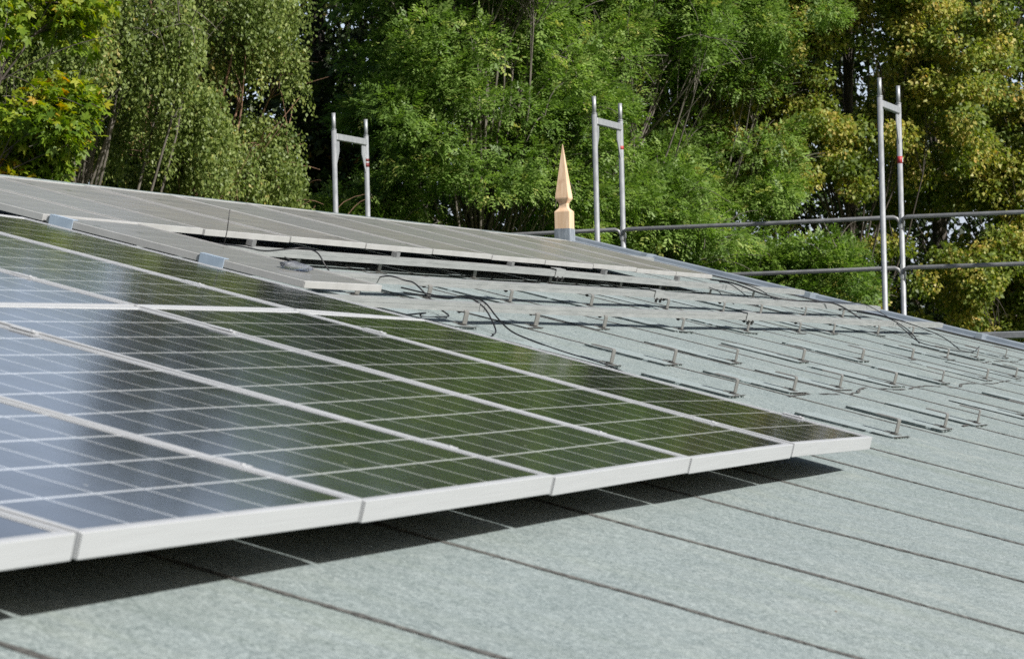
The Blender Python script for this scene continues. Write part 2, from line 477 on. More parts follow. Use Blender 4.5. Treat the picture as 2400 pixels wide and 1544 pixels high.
# overlap seams between felt strips: slightly raised ragged bitumen lines running up the slope
seams = [-12.8, -11.9, -11.0, -10.2, -9.3, -8.45, -7.6, -6.75, -5.95, -5.2, -4.34, -3.40, -2.50, -1.63, -0.74, 0.17, 0.96,
         2.40, 3.28, 4.06, 4.90, 5.72, 6.58, 7.42, 8.28, 9.15, 10.0, 10.9, 11.75]
def wob(x, s):
    return (math.sin(x * 3.1 + s) + 0.6 * math.sin(x * 7.7 + 2 * s) + 0.4 * math.sin(x * 17.3 + 3 * s)) * 0.5
for si, a in enumerate(seams):
    n = 560
    L = []; Rr = []
    for k in range(n + 1):
        bb = B0 + 0.02 + (B1 - B0 - 0.04) * k / n
        # seams drift slightly, as in the near field
        aa = a + (0.03 - 0.045 * (bb + 0.5)) * (1 if bb < 0.6 and a < 1 else 0) * min(1, (0.6 - bb) if bb < 0.6 else 0) + 0.009 * wob(bb, si) + random.uniform(-0.0012, 0.0012)
        w = 0.0030 + 0.0040 * abs(wob(bb * 2.3, si + 5)) + random.uniform(-0.001, 0.0055)
        z = RC + und(aa, bb)
        L.append((aa - w, bb, z)); Rr.append((aa + w * 0.8, bb, z))
    for k in range(n):
        roof.face([(L[k][0], L[k][1], L[k][2] + 0.0015), (Rr[k][0], Rr[k][1], Rr[k][2] + 0.004), (Rr[k + 1][0], Rr[k + 1][1], Rr[k + 1][2] + 0.004), (L[k + 1][0], L[k + 1][1], L[k + 1][2] + 0.0015)], 1)
        roof.face([(Rr[k][0], Rr[k][1], Rr[k][2] + 0.004), (Rr[k][0] + 0.002, Rr[k][1], Rr[k][2] - 0.002), (Rr[k + 1][0] + 0.002, Rr[k + 1][1], Rr[k + 1][2] - 0.002), (Rr[k + 1][0], Rr[k + 1][1], Rr[k + 1][2] + 0.004)], 1)
# crumbs of bitumen and lost granules along the seams
for si, a in enumerate(seams):
    for _ in range(230):
        bb = B0 + 0.1 + random.random() * (B1 - B0 - 0.3)
        if wob(bb * 1.3, si + 2) < -0.1 and random.random() < 0.7: continue
        aa = a + 0.009 * wob(bb, si) + (0.03 - 0.045 * (bb + 0.5)) * (1 if bb < 0.6 and a < 1 else 0) * min(1, (0.6 - bb) if bb < 0.6 else 0) + random.gauss(0, 0.008)
        r_ = random.uniform(0.0012, 0.0045); z = RC + und(aa, bb) + 0.003
        q_ = random.uniform(0, 3)
        roof.face([(aa + r_ * math.cos(q_ + t) * random.uniform(0.6, 1.2), bb + r_ * 2.2 * math.sin(q_ + t), z) for t in (0, 1.3, 2.5, 3.8, 5.0)], 1)
# torn horizontal overlap edges
for (b0, a0, a1, ph) in ((0.915, 2.35, 8.6, 0.0), (0.34, 3.0, 3.3, 1.0), (1.40, 9.0, 11.6, 2.0)):
    n = int((a1 - a0) * 16)
    prev = None
    for k in range(n + 1):
        a = a0 + (a1 - a0) * k / n
        bb = b0 + 0.035 * math.sin(a * 5.2 + ph) * (0.4 + 0.6 * math.sin(a * 1.3) ** 2) + random.uniform(-0.006, 0.006)
        w = 0.004 + 0.006 * random.random()
        if random.random() < 0.12: prev = None; continue
        cur = (a, bb, w)
        if prev:
            z = RC + und(a, bb) + 0.004
            roof.face([(prev[0], prev[1] - prev[2], z), (a, bb - w, z), (a, bb + w, z), (prev[0], prev[1] + prev[2], z)], 1)
        prev = cur
ro = roof.obj('roof_slope', [m_felt, m_seam], None, False, ROOF)
world_child(ro, bld)
# far slope (mirrored across the ridge)
yr = RP(0, B1, RC).y; zr = RP(0, B1, RC).z
ye = 2 * yr - RP(0, B0, RC).y; ze = RP(0, B0, RC).z
fs = MB()
fs.face([(A0, yr, zr), (A1, yr, zr), (A1, ye, ze), (A0, ye, ze)])
fs.face([(A0, ye, ze - 0.15), (A1, ye, ze - 0.15), (A1, yr, zr - 0.15), (A0, yr, zr - 0.15)])
fs.face([(A0, ye, ze), (A1, ye, ze), (A1, ye, ze - 0.15), (A0, ye, ze - 0.15)])
world_child(fs.obj('roof_slope', m_felt), bld)
# ridge cap
rc = MB()
rc.tube([(A0, yr, zr - 0.012), (A1 - 0.3, yr, zr - 0.012)], 0.022, 12)
world_child(rc.obj('ridge_cap', m_felt, smooth=True), bld)
# verge flashing (near slope + far slope), an upstand with a flat flange on the felt
vg = MB()
vg.box((A1 - 0.24, B0, RC + 0.008), (A1 - 0.05, B1 - 0.05, RC + 0.014), 0)
vg.box((A1 - 0.05, B0, RC - 0.16), (A1 + 0.02, B1, RC + 0.050), 0, None, 0.008)
vg.box((A1 - 0.40, B0, RC + 0.006), (A1 - 0.385, B1 - 0.05, RC + 0.009), 1)
vg.box((A1 - 0.262, B0, RC + 0.006), (A1 - 0.252, B1 - 0.05, RC + 0.010), 1)
for k in range(6):
    bb = B0 + 0.7 + k * 1.45
    vg.box((A1 - 0.245, bb, RC + 0.010), (A1 + 0.024, bb + 0.05, RC + 0.0535), 0)
world_child(vg.obj('verge_flashing', [m_zinc, m_bit], None, False, ROOF), bld)
vf = MB()
d = Vector((0, ye - yr, ze - zr))
for (x0, x1, h) in ((A1 - 0.05, A1 + 0.02, 0.05),):
    vf.face([(x0, yr, zr + h), (x1, yr, zr + h), (x1, ye, ze + h), (x0, ye, ze + h)])
    vf.face([(x1, yr, zr + h), (x1, yr, zr - 0.16), (x1, ye, ze - 0.16), (x1, ye, ze + h)])
    vf.face([(x0, yr, zr), (x0, yr, zr + h), (x0, ye, ze + h), (x0, ye, ze)])
world_child(vf.obj('verge_flashing', m_zinc), bld)
# walls
w = MB()
x0, x1 = A0 + 0.3, A1 - 0.3
y0, y1 = RP(0, B0, RC).y + 0.45, ye - 0.45
zw = ze - 0.05
def zroof(y): return zr - 0.2 - abs(y - yr) * math.tan(R(15))
w.face([(x0, y0, 0), (x1, y0, 0), (x1, y0, zroof(y0)), (x0, y0, zroof(y0))])
w.face([(x1, y1, 0), (x0, y1, 0), (x0, y1, zroof(y1)), (x1, y1, zroof(y1))])
w.face([(x1, y0, 0), (x1, y1, 0), (x1, y1, zroof(y1)), (x1, yr, zroof(yr)), (x1, y0, zroof(y0))])
w.face([(x0, y1, 0), (x0, y0, 0), (x0, y0, zroof(y0)), (x0, yr, zroof(yr)), (x0, y1, zroof(y1))])
world_child(w.obj('wall', m_brick), bld)
gt = MB()
ey, ez = RP(0, B0, RC).y, RP(0, B0, RC).z
ring = []
for xx in (A0, A1):
    pts = [(xx, ey - 0.07 + 0.075 * math.cos(t), ez - 0.08 + 0.075 * math.sin(t)) for t in [math.pi + math.pi * q / 8 for q in range(9)]]
    pts += [(xx, ey - 0.07 + 0.070 * math.cos(t), ez - 0.08 + 0.070 * math.sin(t)) for t in [2 * math.pi - math.pi * q / 8 for q in range(9)]]
    ring.append(pts)
gt.rings(ring)
world_child(gt.obj('gutter', m_zinc, smooth=True), bld)

# ------------------------------------------------------------------ hooks' felt patches (parts of the roof)
rows = [(0.31, 0.0, [1.79, 2.73, 3.46, 4.70, 5.95]), (0.98, 0.0, [1.75, 2.67, 3.50, 4.64, 5.82, 7.11, 8.08, 9.35]),
        (1.49, 0.0, [1.66, 2.50, 3.47, 4.71, 6.02, 7.32, 8.38, 9.38, 10.45]),
        (2.18, 1.0, [1.72, 2.57, 3.51, 4.77, 6.03, 7.18, 8.04, 9.3, 10.4]),
        (2.74, 1.0, [1.83, 2.62, 3.66, 4.87, 6.22, 7.38, 8.25, 9.4, 10.5]),
        (3.39, 1.0, [2.55, 3.48, 4.75, 5.94, 7.23, 8.04, 9.2, 10.3])]
for (bb, railed, alist) in rows:
    for a in alist:
        p = MB()
        da = -0.175 + random.uniform(-0.03, 0.02); L = random.uniform(0.33, 0.42)
        z = RC + 0.0065
        x0p, x1p, y0p, y1p = a + da, a + 0.055, bb - 0.03, bb + L
        sk = random.uniform(-0.02, 0.02)
        P = [(x0p, y0p), (x1p, y0p + sk), (x1p + sk * 0.5, y1p), (x0p + sk, y1p + 0.02)]
        p.face([(x, y, z) for x, y in P])
        for i in range(4):
            q0, q1 = P[i], P[(i + 1) % 4]
            p.face([(*q0, z - 0.008), (*q1, z - 0.008), (*q1, z), (*q0, z)])
        # ragged bitumen bleed along its lower and near edges
        for (q0, q1, amp) in ((P[0], P[1], 0.009), (P[3], P[0], 0.007)):
            n = 18
            for k in range(n):
                if random.random() < 0.04: continue
                t0, t1 = k / n, (k + 1) / n
                xa, ya = q0[0] + (q1[0] - q0[0]) * t0, q0[1] + (q1[1] - q0[1]) * t0
                xb, yb = q0[0] + (q1[0] - q0[0]) * t1, q0[1] + (q1[1] - q0[1]) * t1
                wd = amp * random.uniform(0.4, 1.3)
                nxn, nyn = (0, 1) if amp > 0.008 else (1, 0)
                p.face([(xa - nxn * wd, ya - nyn * wd, z + 0.001), (xb - nxn * wd, yb - nyn * wd, z + 0.001), (xb + nxn * 0.004, yb + nyn * 0.004, z + 0.0015), (xa + nxn * 0.004, ya + nyn * 0.004, z + 0.0015)], 1)
        o = p.obj('felt_patch', [m_patch, m_bit], None, False, ROOF)
        world_child(o, bld)

# ------------------------------------------------------------------ finial
fin = empty('roof_finial', Matrix.Translation((12.40, RP(0, 5.7, 0).y + 0.035, 0)))
tag(fin, 'new pale wooden spire finial with square block, standing at the far end of the ridge', 'finial')
zb = H0 + 1.305
def sq(hw, z): return [(-hw, -hw, z), (hw, -hw, z), (hw, hw, z), (-hw, hw, z)]
fl = MB()
fl.rings([sq(0.105, zb - 0.03), sq(0.082, zb + 0.0), sq(0.069, zb + 0.03), sq(0.068, zb + 0.13)])
fl.obj('lead_flashing', m_lead, fin)
bk = MB()
bk.rings([sq(0.064, zb + 0.12), sq(0.065, zb + 0.272), sq(0.061, zb + 0.280), sq(0.036, zb + 0.305), sq(0.033, zb + 0.318), sq(0.033, zb + 0.345),
          sq(0.040, zb + 0.356)])
bk.obj('block', m_wood, fin)
spi = MB()
spi.rings([sq(0.036, zb + 0.352), sq(0.056, zb + 0.382), sq(0.058, zb + 0.392), sq(0.055, zb + 0.42), sq(0.0015, zb + 0.85)])
spi.obj('spire', m_wood, fin)

# ------------------------------------------------------------------ solar panels
def make_panel(W, L, T, m_cell, m_frame, lip=0.012):
    root = empty('solar_panel')
    f = MB()
    t = 0.0016
    # outer walls, top lip, inner lip wall, bottom flange
    f.box((0, 0, -T), (W, t + 0.002, 0), 0, None, 0.0012)
    f.box((0, L - t - 0.002, -T), (W, L, 0), 0, None, 0.0012)
    f.box((0, t + 0.002, -T), (t + 0.002, L - t - 0.002, 0), 0, None, 0.0012)
    f.box((W - t - 0.002, t + 0.002, -T), (W, L - t - 0.002, 0), 0, None, 0.0012)
    z0, z1 = -0.0045, -0.0004
    e = t + 0.0018
    f.box((e, e, z0), (W - e, lip, z1)); f.box((e, L - lip, z0), (W - e, L - e, z1))
    f.box((e, lip, z0), (lip, L - lip, z1)); f.box((W - lip, lip, z0), (W - e, L - lip, z1))
    f.box((e, e, -T + 0.0003), (W - e, 0.028, -T + 0.002)); f.box((e, L - 0.028, -T + 0.0003), (W - e, L - e, -T + 0.002))
    f.obj('frame', m_frame, root)
    gl = MB()
    gl.box((e + 0.001, e + 0.001, -0.0066), (W - e - 0.001, L - e - 0.001, -0.0030))
    gl.obj('glass_front', m_cell, root)
    bs = MB()
    bs.box((e + 0.001, e + 0.001, -0.0078), (W - e - 0.001, L - e - 0.001, -0.0068))
    jb = MB(); jb.box((W / 2 - 0.06, L - 0.2, -0.028), (W / 2 + 0.06, L - 0.08, -0.0080), 0, None, 0.004)
    bs.obj('backsheet', m_back, root)
    jb.obj('junction_box', m_dark, root)
    return root

Wp, Lp = 0.990, 1.648
ZT = np.array([[-9.9, -7.6, -9.4], [-1.9, 12.0, 13.6], [-1.8, 10.1, 9.3], [-2.0, -0.2, 0.2], [2.2, -7.4, -7.0], [9.7, -3.2, -6.9], [9, -3, -5], [5, -2, -3], [0, 0, 0], [0, 0, 0]]) / 1000
m_cell_big = cell_material('solar_cells', 6, 10, Wp, Lp, 0.018)
proto = make_panel(Wp, Lp, 0.042, m_cell_big, m_alu, 0.017)
col_words = ['farthest', 'second', 'third', 'fourth', 'fifth', 'sixth', 'seventh', 'eighth']
first = True
bpy.context.view_layer.update()
for m_ in (0, 1):
    for n in range(8):
        o = proto if first else copy_tree(proto)
        first = False
        p00 = RP(-(n + 1) * 1.01, m_ * 1.655, ZT[n + 1, m_]); p10 = RP(-n * 1.01, m_ * 1.655, ZT[n, m_]); p01 = RP(-(n + 1) * 1.01, (m_ + 1) * 1.655, ZT[n + 1, m_ + 1])
        p11 = RP(-n * 1.01, (m_ + 1) * 1.655, ZT[n, m_ + 1])
        ex = ((p10 - p00) + (p11 - p01)).normalized()
        ey_ = ((p01 - p00) + (p11 - p10)); ey_ = (ey_ - ex * ey_.dot(ex)).normalized()
        ez_ = ex.cross(ey_)
        M = Matrix((ex, ey_, ez_)).transposed().to_4x4()
        cen = (p00 + p10 + p01 + p11) / 4
        M.translation = cen - ex * Wp / 2 - ey_ * Lp / 2
        o.matrix_world = M
        row = 'lower' if m_ == 0 else 'upper'
        if n == 0 and m_ == 0: lab = 'clean dark panel whose lower corner sticks out farthest over the bare felt'
        elif n == 0: lab = 'clean dark panel at the far end of the upper row, beside the grey panel strip'
        else: lab = 'glossy panel, %s from the far end in the %s row of the near array' % (col_words[n], row)
        tag(o, lab, 'solar panel', 'clean solar panels of the near array')

# weathered panels of the ridge row and the narrow strip
LT = 1.12
m_cell_d = cell_material('dusty_cells', 5, 7, 0.826, LT, 0.012, True)
m_cell_n = cell_material('dusty_cells_narrow', 4, 7, 0.690, LT, 0.012, True)
pd = make_panel(0.826, LT, 0.027, m_cell_d, m_alu_old)
pn = make_panel(0.690, LT, 0.027, m_cell_n, m_alu_old)
edges = [1.57 + 0.842 * k for k in range(10)]
ords = ['second', 'third', 'fourth', 'fifth', 'sixth', 'seventh', 'eighth', 'ninth', 'last']
def place_roof(o, a, b, c=0.0):
    o.matrix_world = ROOF @ Matrix.Translation((a, b, c))
gd = 'dusty weathered panels of the ridge row'
first = True
for k in range(9):
    o = pd if first else copy_tree(pd); first = False
    place_roof(o, edges[k] + 0.008, 3.385, random.uniform(-0.004, 0.002))
    tag(o, 'dusty grey panel, %s from the left in the row along the ridge' % ords[k], 'solar panel', gd)
place_roof(pn, 0.875, 3.39, -0.0015)
tag(pn, 'dusty narrow panel, first and leftmost of the ridge row', 'solar panel', gd)
gs = 'weathered narrow panels of the strip beside the near array'
for i, (a, bb, lab) in enumerate(((0.235, 2.235, 'narrow weathered panel with clear plastic on it, its bright lower edge over the bare rails'),
                                  (0.235, 3.372, 'narrow weathered panel above the joint in the strip next to the near array'))):
    o = copy_tree(pn); place_roof(o, a, bb, 0.001); tag(o, lab, 'solar panel', gs)
# clamps on the near array
def make_clamp():
    r = empty('panel_clamp')
    c = MB(); c.box((-0.016, -0.035, 0.0001), (0.016, 0.035, 0.0019), 0, None, 0.0006); c.box((-0.008, -0.035, -0.03), (0.008, 0.035, 0.0006), 0)
    c.obj('clamp_plate', m_alu, r)
    s = MB(); s.tube([(0, -0.022, 0.0015), (0, -0.022, 0.0042)], 0.005, 10)
    s.obj('screw', m_alu, r, True)
    return r
cl = make_clamp(); first = True
def zt(n, bb):
    t = bb / 1.655; i = 0 if t < 1 else 1; t -= i
    return ZT[n, i] * (1 - t) + ZT[n, i + 1] * t
for n in range(0, 7):
    for bb in (0.28, 1.38, 2.03, 2.90):
        if n == 0 and bb > 1: continue
        o = cl if first else copy_tree(cl); first = False
        place_roof(o, -n * 1.01 - (0.004 if n == 0 else 0), bb, zt(n, bb))
        where = {0.28: 'near the lower edge', 1.38: 'just below the row joint', 2.03: 'just above the row joint', 2.90: 'near the top edge'}[bb]
        gap = 'outer panel edge' if n == 0 else '%s column gap from the far end' % ['', 'first', 'second', 'third', 'fourth', 'fifth', 'sixth'][n]
        tag(o, 'aluminium clamp on the %s, %s' % (gap, where), 'clamp', 'clamps between the clean panels')

# ------------------------------------------------------------------ hooks and rails
def make_hook():
    r = empty('roof_hook')
    h = MB()
    # base foot, upright and arm bent from one flat bar (30 x 6 mm)
    prof = [(-0.014, 0.0), (-0.014, 0.006), (0.0, 0.006)]
    w2 = 0.020; T = 0.0045
    path = [(0.045, 0.004), (0.006, 0.004), (0.0, 0.007), (0.0, 0.057), (0.0015, 0.0605), (0.005, 0.0625), (0.095, 0.0625)]
    rings = []
    for i, (y, z) in enumerate(path):
        p0 = path[max(i - 1, 0)]; p1 = path[min(i + 1, len(path) - 1)]
        ty, tz = p1[0] - p0[0], p1[1] - p0[1]; l = math.hypot(ty, tz); ny_, nz_ = -tz / l, ty / l
        rings.append([(-w2, y + ny_ * T / 2, z + nz_ * T / 2), (w2, y + ny_ * T / 2, z + nz_ * T / 2), (w2, y - ny_ * T / 2, z - nz_ * T / 2), (-w2, y - ny_ * T / 2, z - nz_ * T / 2)])
    h.rings(rings)
    h.obj('bar', m_hook, r)
    f = MB(); f.box((-0.05, -0.016, 0.0), (0.03, 0.012, 0.003), 0, None, 0.001)
    f.obj('bitumen_collar', m_bit, r)
    s = MB(); s.tube([(-0.032, 0.004, 0.0), (-0.032, 0.004, 0.011)], 0.009, 8)
    s.obj('screw_head', m_bolt, r)
    return r
hk = make_hook(); first = True
row_names = {0.31: 'lowest', 0.98: 'second lowest', 1.49: 'third lowest', 2.18: 'rail-carrying lower', 2.74: 'rail-carrying middle', 3.39: 'rail-carrying top'}
nth = ['first', 'second', 'third', 'fourth', 'fifth', 'sixth', 'seventh', 'eighth', 'ninth']
bolt = MB()
bolt.tube([(-0.012, 0.03, 0.046), (-0.012, 0.03, 0.066)], 0.006, 8)
bolt.tube([(-0.012, 0.03, 0.050), (-0.012, 0.03, 0.0565)], 0.011, 6)
bolt_me = None
for (bb, railed, alist) in rows:
    for i, a in enumerate(alist):
        o = hk if first else copy_tree(hk); first = False
        o.matrix_world = ROOF @ Matrix.Translation((a, bb, RC + 0.005)) @ Matrix.Rotation(random.uniform(-0.08, 0.08), 4, 'Z')
        if railed:
            lab = 'grey steel hook under a rail, %s from the left in the %s row' % (nth[i], row_names[bb])
            if bolt_me is None:
                bo = bolt.obj('rail_bolt', m_bolt, o); bolt_me = bo
            else:
                bo = bolt_me.copy(); COL.objects.link(bo); bo.parent = o
            bo.matrix_parent_inverse = Matrix.Identity(4)
        else:
            lab = 'bare grey steel hook on the felt, %s from the left in the %s row' % (nth[i], row_names[bb])
        tag(o, lab, 'roof hook', 'roof hooks carrying rails' if railed else 'bare roof hooks waiting for rails')

def rail(name, a0, a1, b, c0, label, group='mounting rails', pads=()):
    m = MB()
    w = 0.038; h = 0.036
    # C-profile with a slot on top and a groove in the front
    prof = [(0, 0), (w, 0), (w, h), (w * 0.62, h), (w * 0.62, h - 0.006), (w * 0.42, h - 0.006), (w * 0.42, h), (0, h), (0, h * 0.54), (0.0012, h * 0.52), (0.0012, h * 0.48), (0, h * 0.46)]
    n = 24; rings = []
    for k in range(n + 1):
        a = a0 + (a1 - a0) * k / n
        s = 0.004 * math.sin(a * 0.9 + b)
        rings.append([(a, b + y + s * 0.5, c0 + z + s) for y, z in reversed(prof)])
    m.rings(rings)
    r = empty(name); r.matrix_world = ROOF @ Matrix.Translation((0, 0, 0))
    m.obj('rail_profile', m_rail, r)
    for pa in pads:
        q = MB(); q.box((pa - 0.02, b + 0.004, c0 + h + 0.0005), (pa + 0.02, b + 0.034, -0.0278))
        q.obj('spacer', m_galv_dark, r)
    tag(r, label, 'rail', group)
    return r
rail('mounting_rail', 0.95, 11.62, 3.352, -0.092, 'aluminium rail right below the bright edge of the ridge row', pads=[2.0, 3.6, 5.2, 6.8, 8.3])
rail('mounting_rail', 0.1, 11.70, 2.748, -0.079, 'middle aluminium rail, ending beside the gable under the cables')
rail('mounting_rail', -2.0, 11.45, 2.188, -0.079, 'lowest visible aluminium rail, two black cables hang over it')
rail('mounting_rail', -7.9, -0.02, 0.27, -0.079, 'rail hidden in shadow under the lower edge of the near array')
rail('mounting_rail', -7.9, -0.02, 1.36, -0.079, 'rail under the middle of the near array, close to the row joint')
rail('mounting_rail', -3.0, 10.6, 4.30, -0.079, 'rail under the ridge row close to the ridge')
# splice plates with two bolts
sp_first = None
for i, (a, b0, c0, nm) in enumerate(((5.97, 3.352, -0.092, 'top'), (6.03, 2.748, -0.079, 'middle'), (6.05, 2.188, -0.079, 'lowest'))):
    if sp_first is None:
        r = empty('rail_splice'); sp_first = r
        q = MB(); q.box((-0.075, -0.006, -0.002), (0.075, -0.001, 0.046), 0, None, 0.001); q.box((-0.075, -0.006, 0.046), (0.075, 0.036, 0.050), 0, None, 0.001)
        q.obj('plate', m_rail, r)
        for s_ in (-0.04, 0.04):
            t = MB(); t.tube([(s_, -0.004, 0.006), (s_, -0.004, -0.022)], 0.008, 8); t.tube([(s_, -0.004, -0.006), (s_, -0.004, 0.002)], 0.014, 6)
            t.obj('bolt', m_bolt, r)
    else: r = copy_tree(sp_first)
    place_roof(r, a, b0, c0)
    tag(r, 'square metal splice plate with two bolts on the %s rail' % nm, 'splice plate', 'splice plates on the rails')

# ------------------------------------------------------------------ cables
def cable(pts, r, label, group='black cables on the roof'):
    m = MB(); P = catmull(pts, 7)
    m.tube([RP(*p) for p in P], r, 7)
    o = m.obj('cable', m_dark, None, True)
    tag(o, label, 'cable', group)
cr_ = 0.0036
cable([(2.0, 2.60, -0.09), (2.0, 2.398, -0.070), (1.93, 2.31, -0.040), (1.88, 2.24, -0.034), (1.86, 2.16, -0.060), (1.82, 2.09, -0.112), (1.76, 2.05, -0.137), (1.60, 2.0, -0.138)],
      cr_, 'short black cable over the lowest rail, ending at the near array')
cable([(2.1, 2.66, -0.08), (2.05, 2.42, -0.070), (1.99, 2.31, -0.038), (1.94, 2.235, -0.033), (1.92, 2.18, -0.045), (1.89, 2.10, -0.092), (1.84, 2.01, -0.125), (1.79, 1.89, -0.137), (1.65, 1.70, -0.137), (1.57, 1.50, -0.137), (1.43, 1.36, -0.137), (1.2, 1.2, -0.137)],
      cr_, 'long black cable over the lowest rail that runs along the near array')
cable([(1.2, 2.25, -0.12), (1.54, 2.29, -0.115), (1.60, 2.335, -0.130), (1.62, 2.325, -0.138), (1.75, 2.325, -0.138), (1.90, 2.34, -0.138), (1.97, 2.36, -0.135), (1.97, 2.40, -0.12)],
      cr_, 'bent black cable end looped on the felt under the lowest rail')
cable([(9.5, 3.5, -0.05), (9.4, 3.301, -0.034), (9.4, 3.064, -0.06), (9.5, 2.893, -0.06), (9.7, 2.791, -0.042), (10.0, 2.70, -0.032), (10.2, 2.594, -0.079), (10.2, 2.488, -0.125)],
      0.006, 'thick black cable bundle from the ridge row down over the middle rail')
cable([(10.0, 2.66, -0.06), (9.9, 2.308, -0.031), (9.8, 2.148, -0.072), (9.6, 1.962, -0.134), (9.5, 1.785, -0.138), (9.9, 1.638, -0.136), (10.1, 1.626, -0.093)],
      cr_, 'black cable loop lying on the felt at the right end of the rails')
cable([(9.9, 2.50, -0.05), (9.8, 2.252, -0.035), (9.6, 2.038, -0.078), (9.4, 1.901, -0.138)], cr_, 'short straight black cable dropping from the lowest rail end')
cable([(10.1, 2.50, -0.05), (10.0, 2.217, -0.04), (10.0, 1.908, -0.076), (9.9, 1.715, -0.138)], cr_, 'outermost black cable curving down beside the gable')
cable([(9.9, 3.42, -0.04), (9.75, 3.2, -0.05), (9.7, 3.0, -0.10), (9.9, 2.85, -0.05), (10.6, 2.78, -0.035), (11.2, 2.75, -0.035), (11.3, 2.55, -0.1)],
      cr_, 'black cable running along the top of the middle rail to the gable')
cable([(8.5, 3.2, -0.06), (8.5, 3.129, -0.072), (8.5, 3.072, -0.108), (8.6, 3.03, -0.136)], cr_ * 0.8, 'small curl of black cable under the ridge row, near its end')
cable([(9.4, 3.40, -0.05), (9.3, 3.296, -0.039), (9.1, 3.101, -0.085), (9.0, 2.99, -0.134)], cr_ * 0.9, 'thin black cable curving down beside the curl under the ridge row')
cable([(1.5, 3.40, -0.06), (1.8, 3.328, -0.055), (2.0, 3.298, -0.063), (2.15, 3.25, -0.037), (2.2, 3.203, -0.022), (2.2, 3.136, -0.03), (2.2, 3.081, -0.08), (2.25, 3.03, -0.136)],
      cr_, 'black cable arching out below the ridge row above the narrow panel')
cable([(2.1, 3.6, -0.07), (2.2, 3.445, -0.06), (2.3, 3.37, -0.085), (2.4, 3.28, -0.125)], cr_, 'black cable slanting under the left end of the top rail')
cable([(2.3, 2.95, -0.13), (2.0, 2.70, -0.04), (2.0, 2.604, -0.038), (2.0, 2.56, -0.04), (2.0, 2.494, -0.075), (2.0, 2.42, -0.12)], cr_, 'short black cable hooked over the middle rail')
cable([(1.35, 2.50, -0.12), (1.421, 2.60, -0.13), (1.60, 2.60, -0.137), (1.45, 2.50, -0.137), (1.65, 2.50, -0.138), (1.85, 2.53, -0.138), (2.1, 2.60, -0.138), (2.33, 2.66, -0.137)],
      cr_, 'tangled black cable on the felt under the narrow panel')
wm = MB(); wm.tube([RP(0.93, 2.95, -0.03), RP(0.94, 2.955, 0.06), RP(0.925, 2.955, 0.145)], 0.0022, 6)
tag(wm.obj('wire_end', m_dark, None, True), 'thin black wire standing upright beside the narrow panel', 'wire')

# ------------------------------------------------------------------ blue edge protectors and clear plastic
ep = None
for i, (bb, lab) in enumerate(((3.235, 'blue plastic edge protector near the joint of the narrow panel strip'), (2.575, 'blue plastic edge protector nearer the bright lower corner of the strip'))):
    if ep is None:
        m = MB()
        T = 0.003
        m.box((-0.006, 0, -0.048), (-0.003, 0.105, 0.005), 0, None, 0.001)
        m.box((-0.006, 0, 0.005), (0.03, 0.105, 0.008), 0, None, 0.001)
        m.box((-0.006, 0, -0.051), (0.02, 0.105, -0.048), 0, None, 0.001)
        ep = m.obj('edge_protector', m_film)
        o = ep
    else:
        o = ep.copy(); COL.objects.link(o)
    place_roof(o, 0.235, bb, 0.0)
    tag(o, lab, 'edge protector', 'blue edge protectors on the strip')
# crumpled clear bottle / film
m = MB()
rings = []
for k in range(13):
    t = k / 12
    rad = 0.030 * (1 if 0.12 < t < 0.7 else (0.55 + 0.45 * t / 0.12 if t <= 0.12 else 1 - 0.68 * (t - 0.7) / 0.3))
    ring = []
    for j in range(14):
        an = 2 * math.pi * j / 14
        rr = rad * (1 + 0.20 * math.sin(3 * an + 9 * t) + 0.14 * math.sin(17 * t + an * 5))
        ring.append((0.20 * t, rr * math.cos(an), 0.026 + rr * 0.85 * math.sin(an)))
    rings.append(ring)
m.rings(rings)
o = m.obj('plastic_bottle', m_clear, None, True)
o.matrix_world = ROOF @ Matrix.Translation((0.56, 2.50, -0.002)) @ Matrix.Rotation(R(-20), 4, 'Z') @ Matrix.Diagonal((0.8, 0.9, 0.6, 1))
tag(o, 'crumpled clear plastic bottle lying on the narrow weathered panel', 'bottle')

# ------------------------------------------------------------------ litter on the felt
lf = MB()
lf.v = [(-0.02, 0, 0), (0, 0.012, 0.006), (0.026, 0.003, 0.001), (0.002, -0.011, 0.004), (0.012, 0.014, 0.012)]
lf.f = [(0, 3, 2, 1), (1, 2, 4)]; lf.m = [0, 0]
m_dry = simple('dry_leaf', (0.13, 0.075, 0.04), 0.8, 0, 0.2, 30)
d0 = lf.obj('dry_leaf', m_dry)
d0.matrix_world = ROOF @ Matrix.Translation((-2.90, -0.645, RC + 0.003)) @ Matrix.Diagonal((0.5, 0.5, 0.25, 1))
tag(d0, 'small curled brown leaf lying on the felt at lower right', 'leaf')

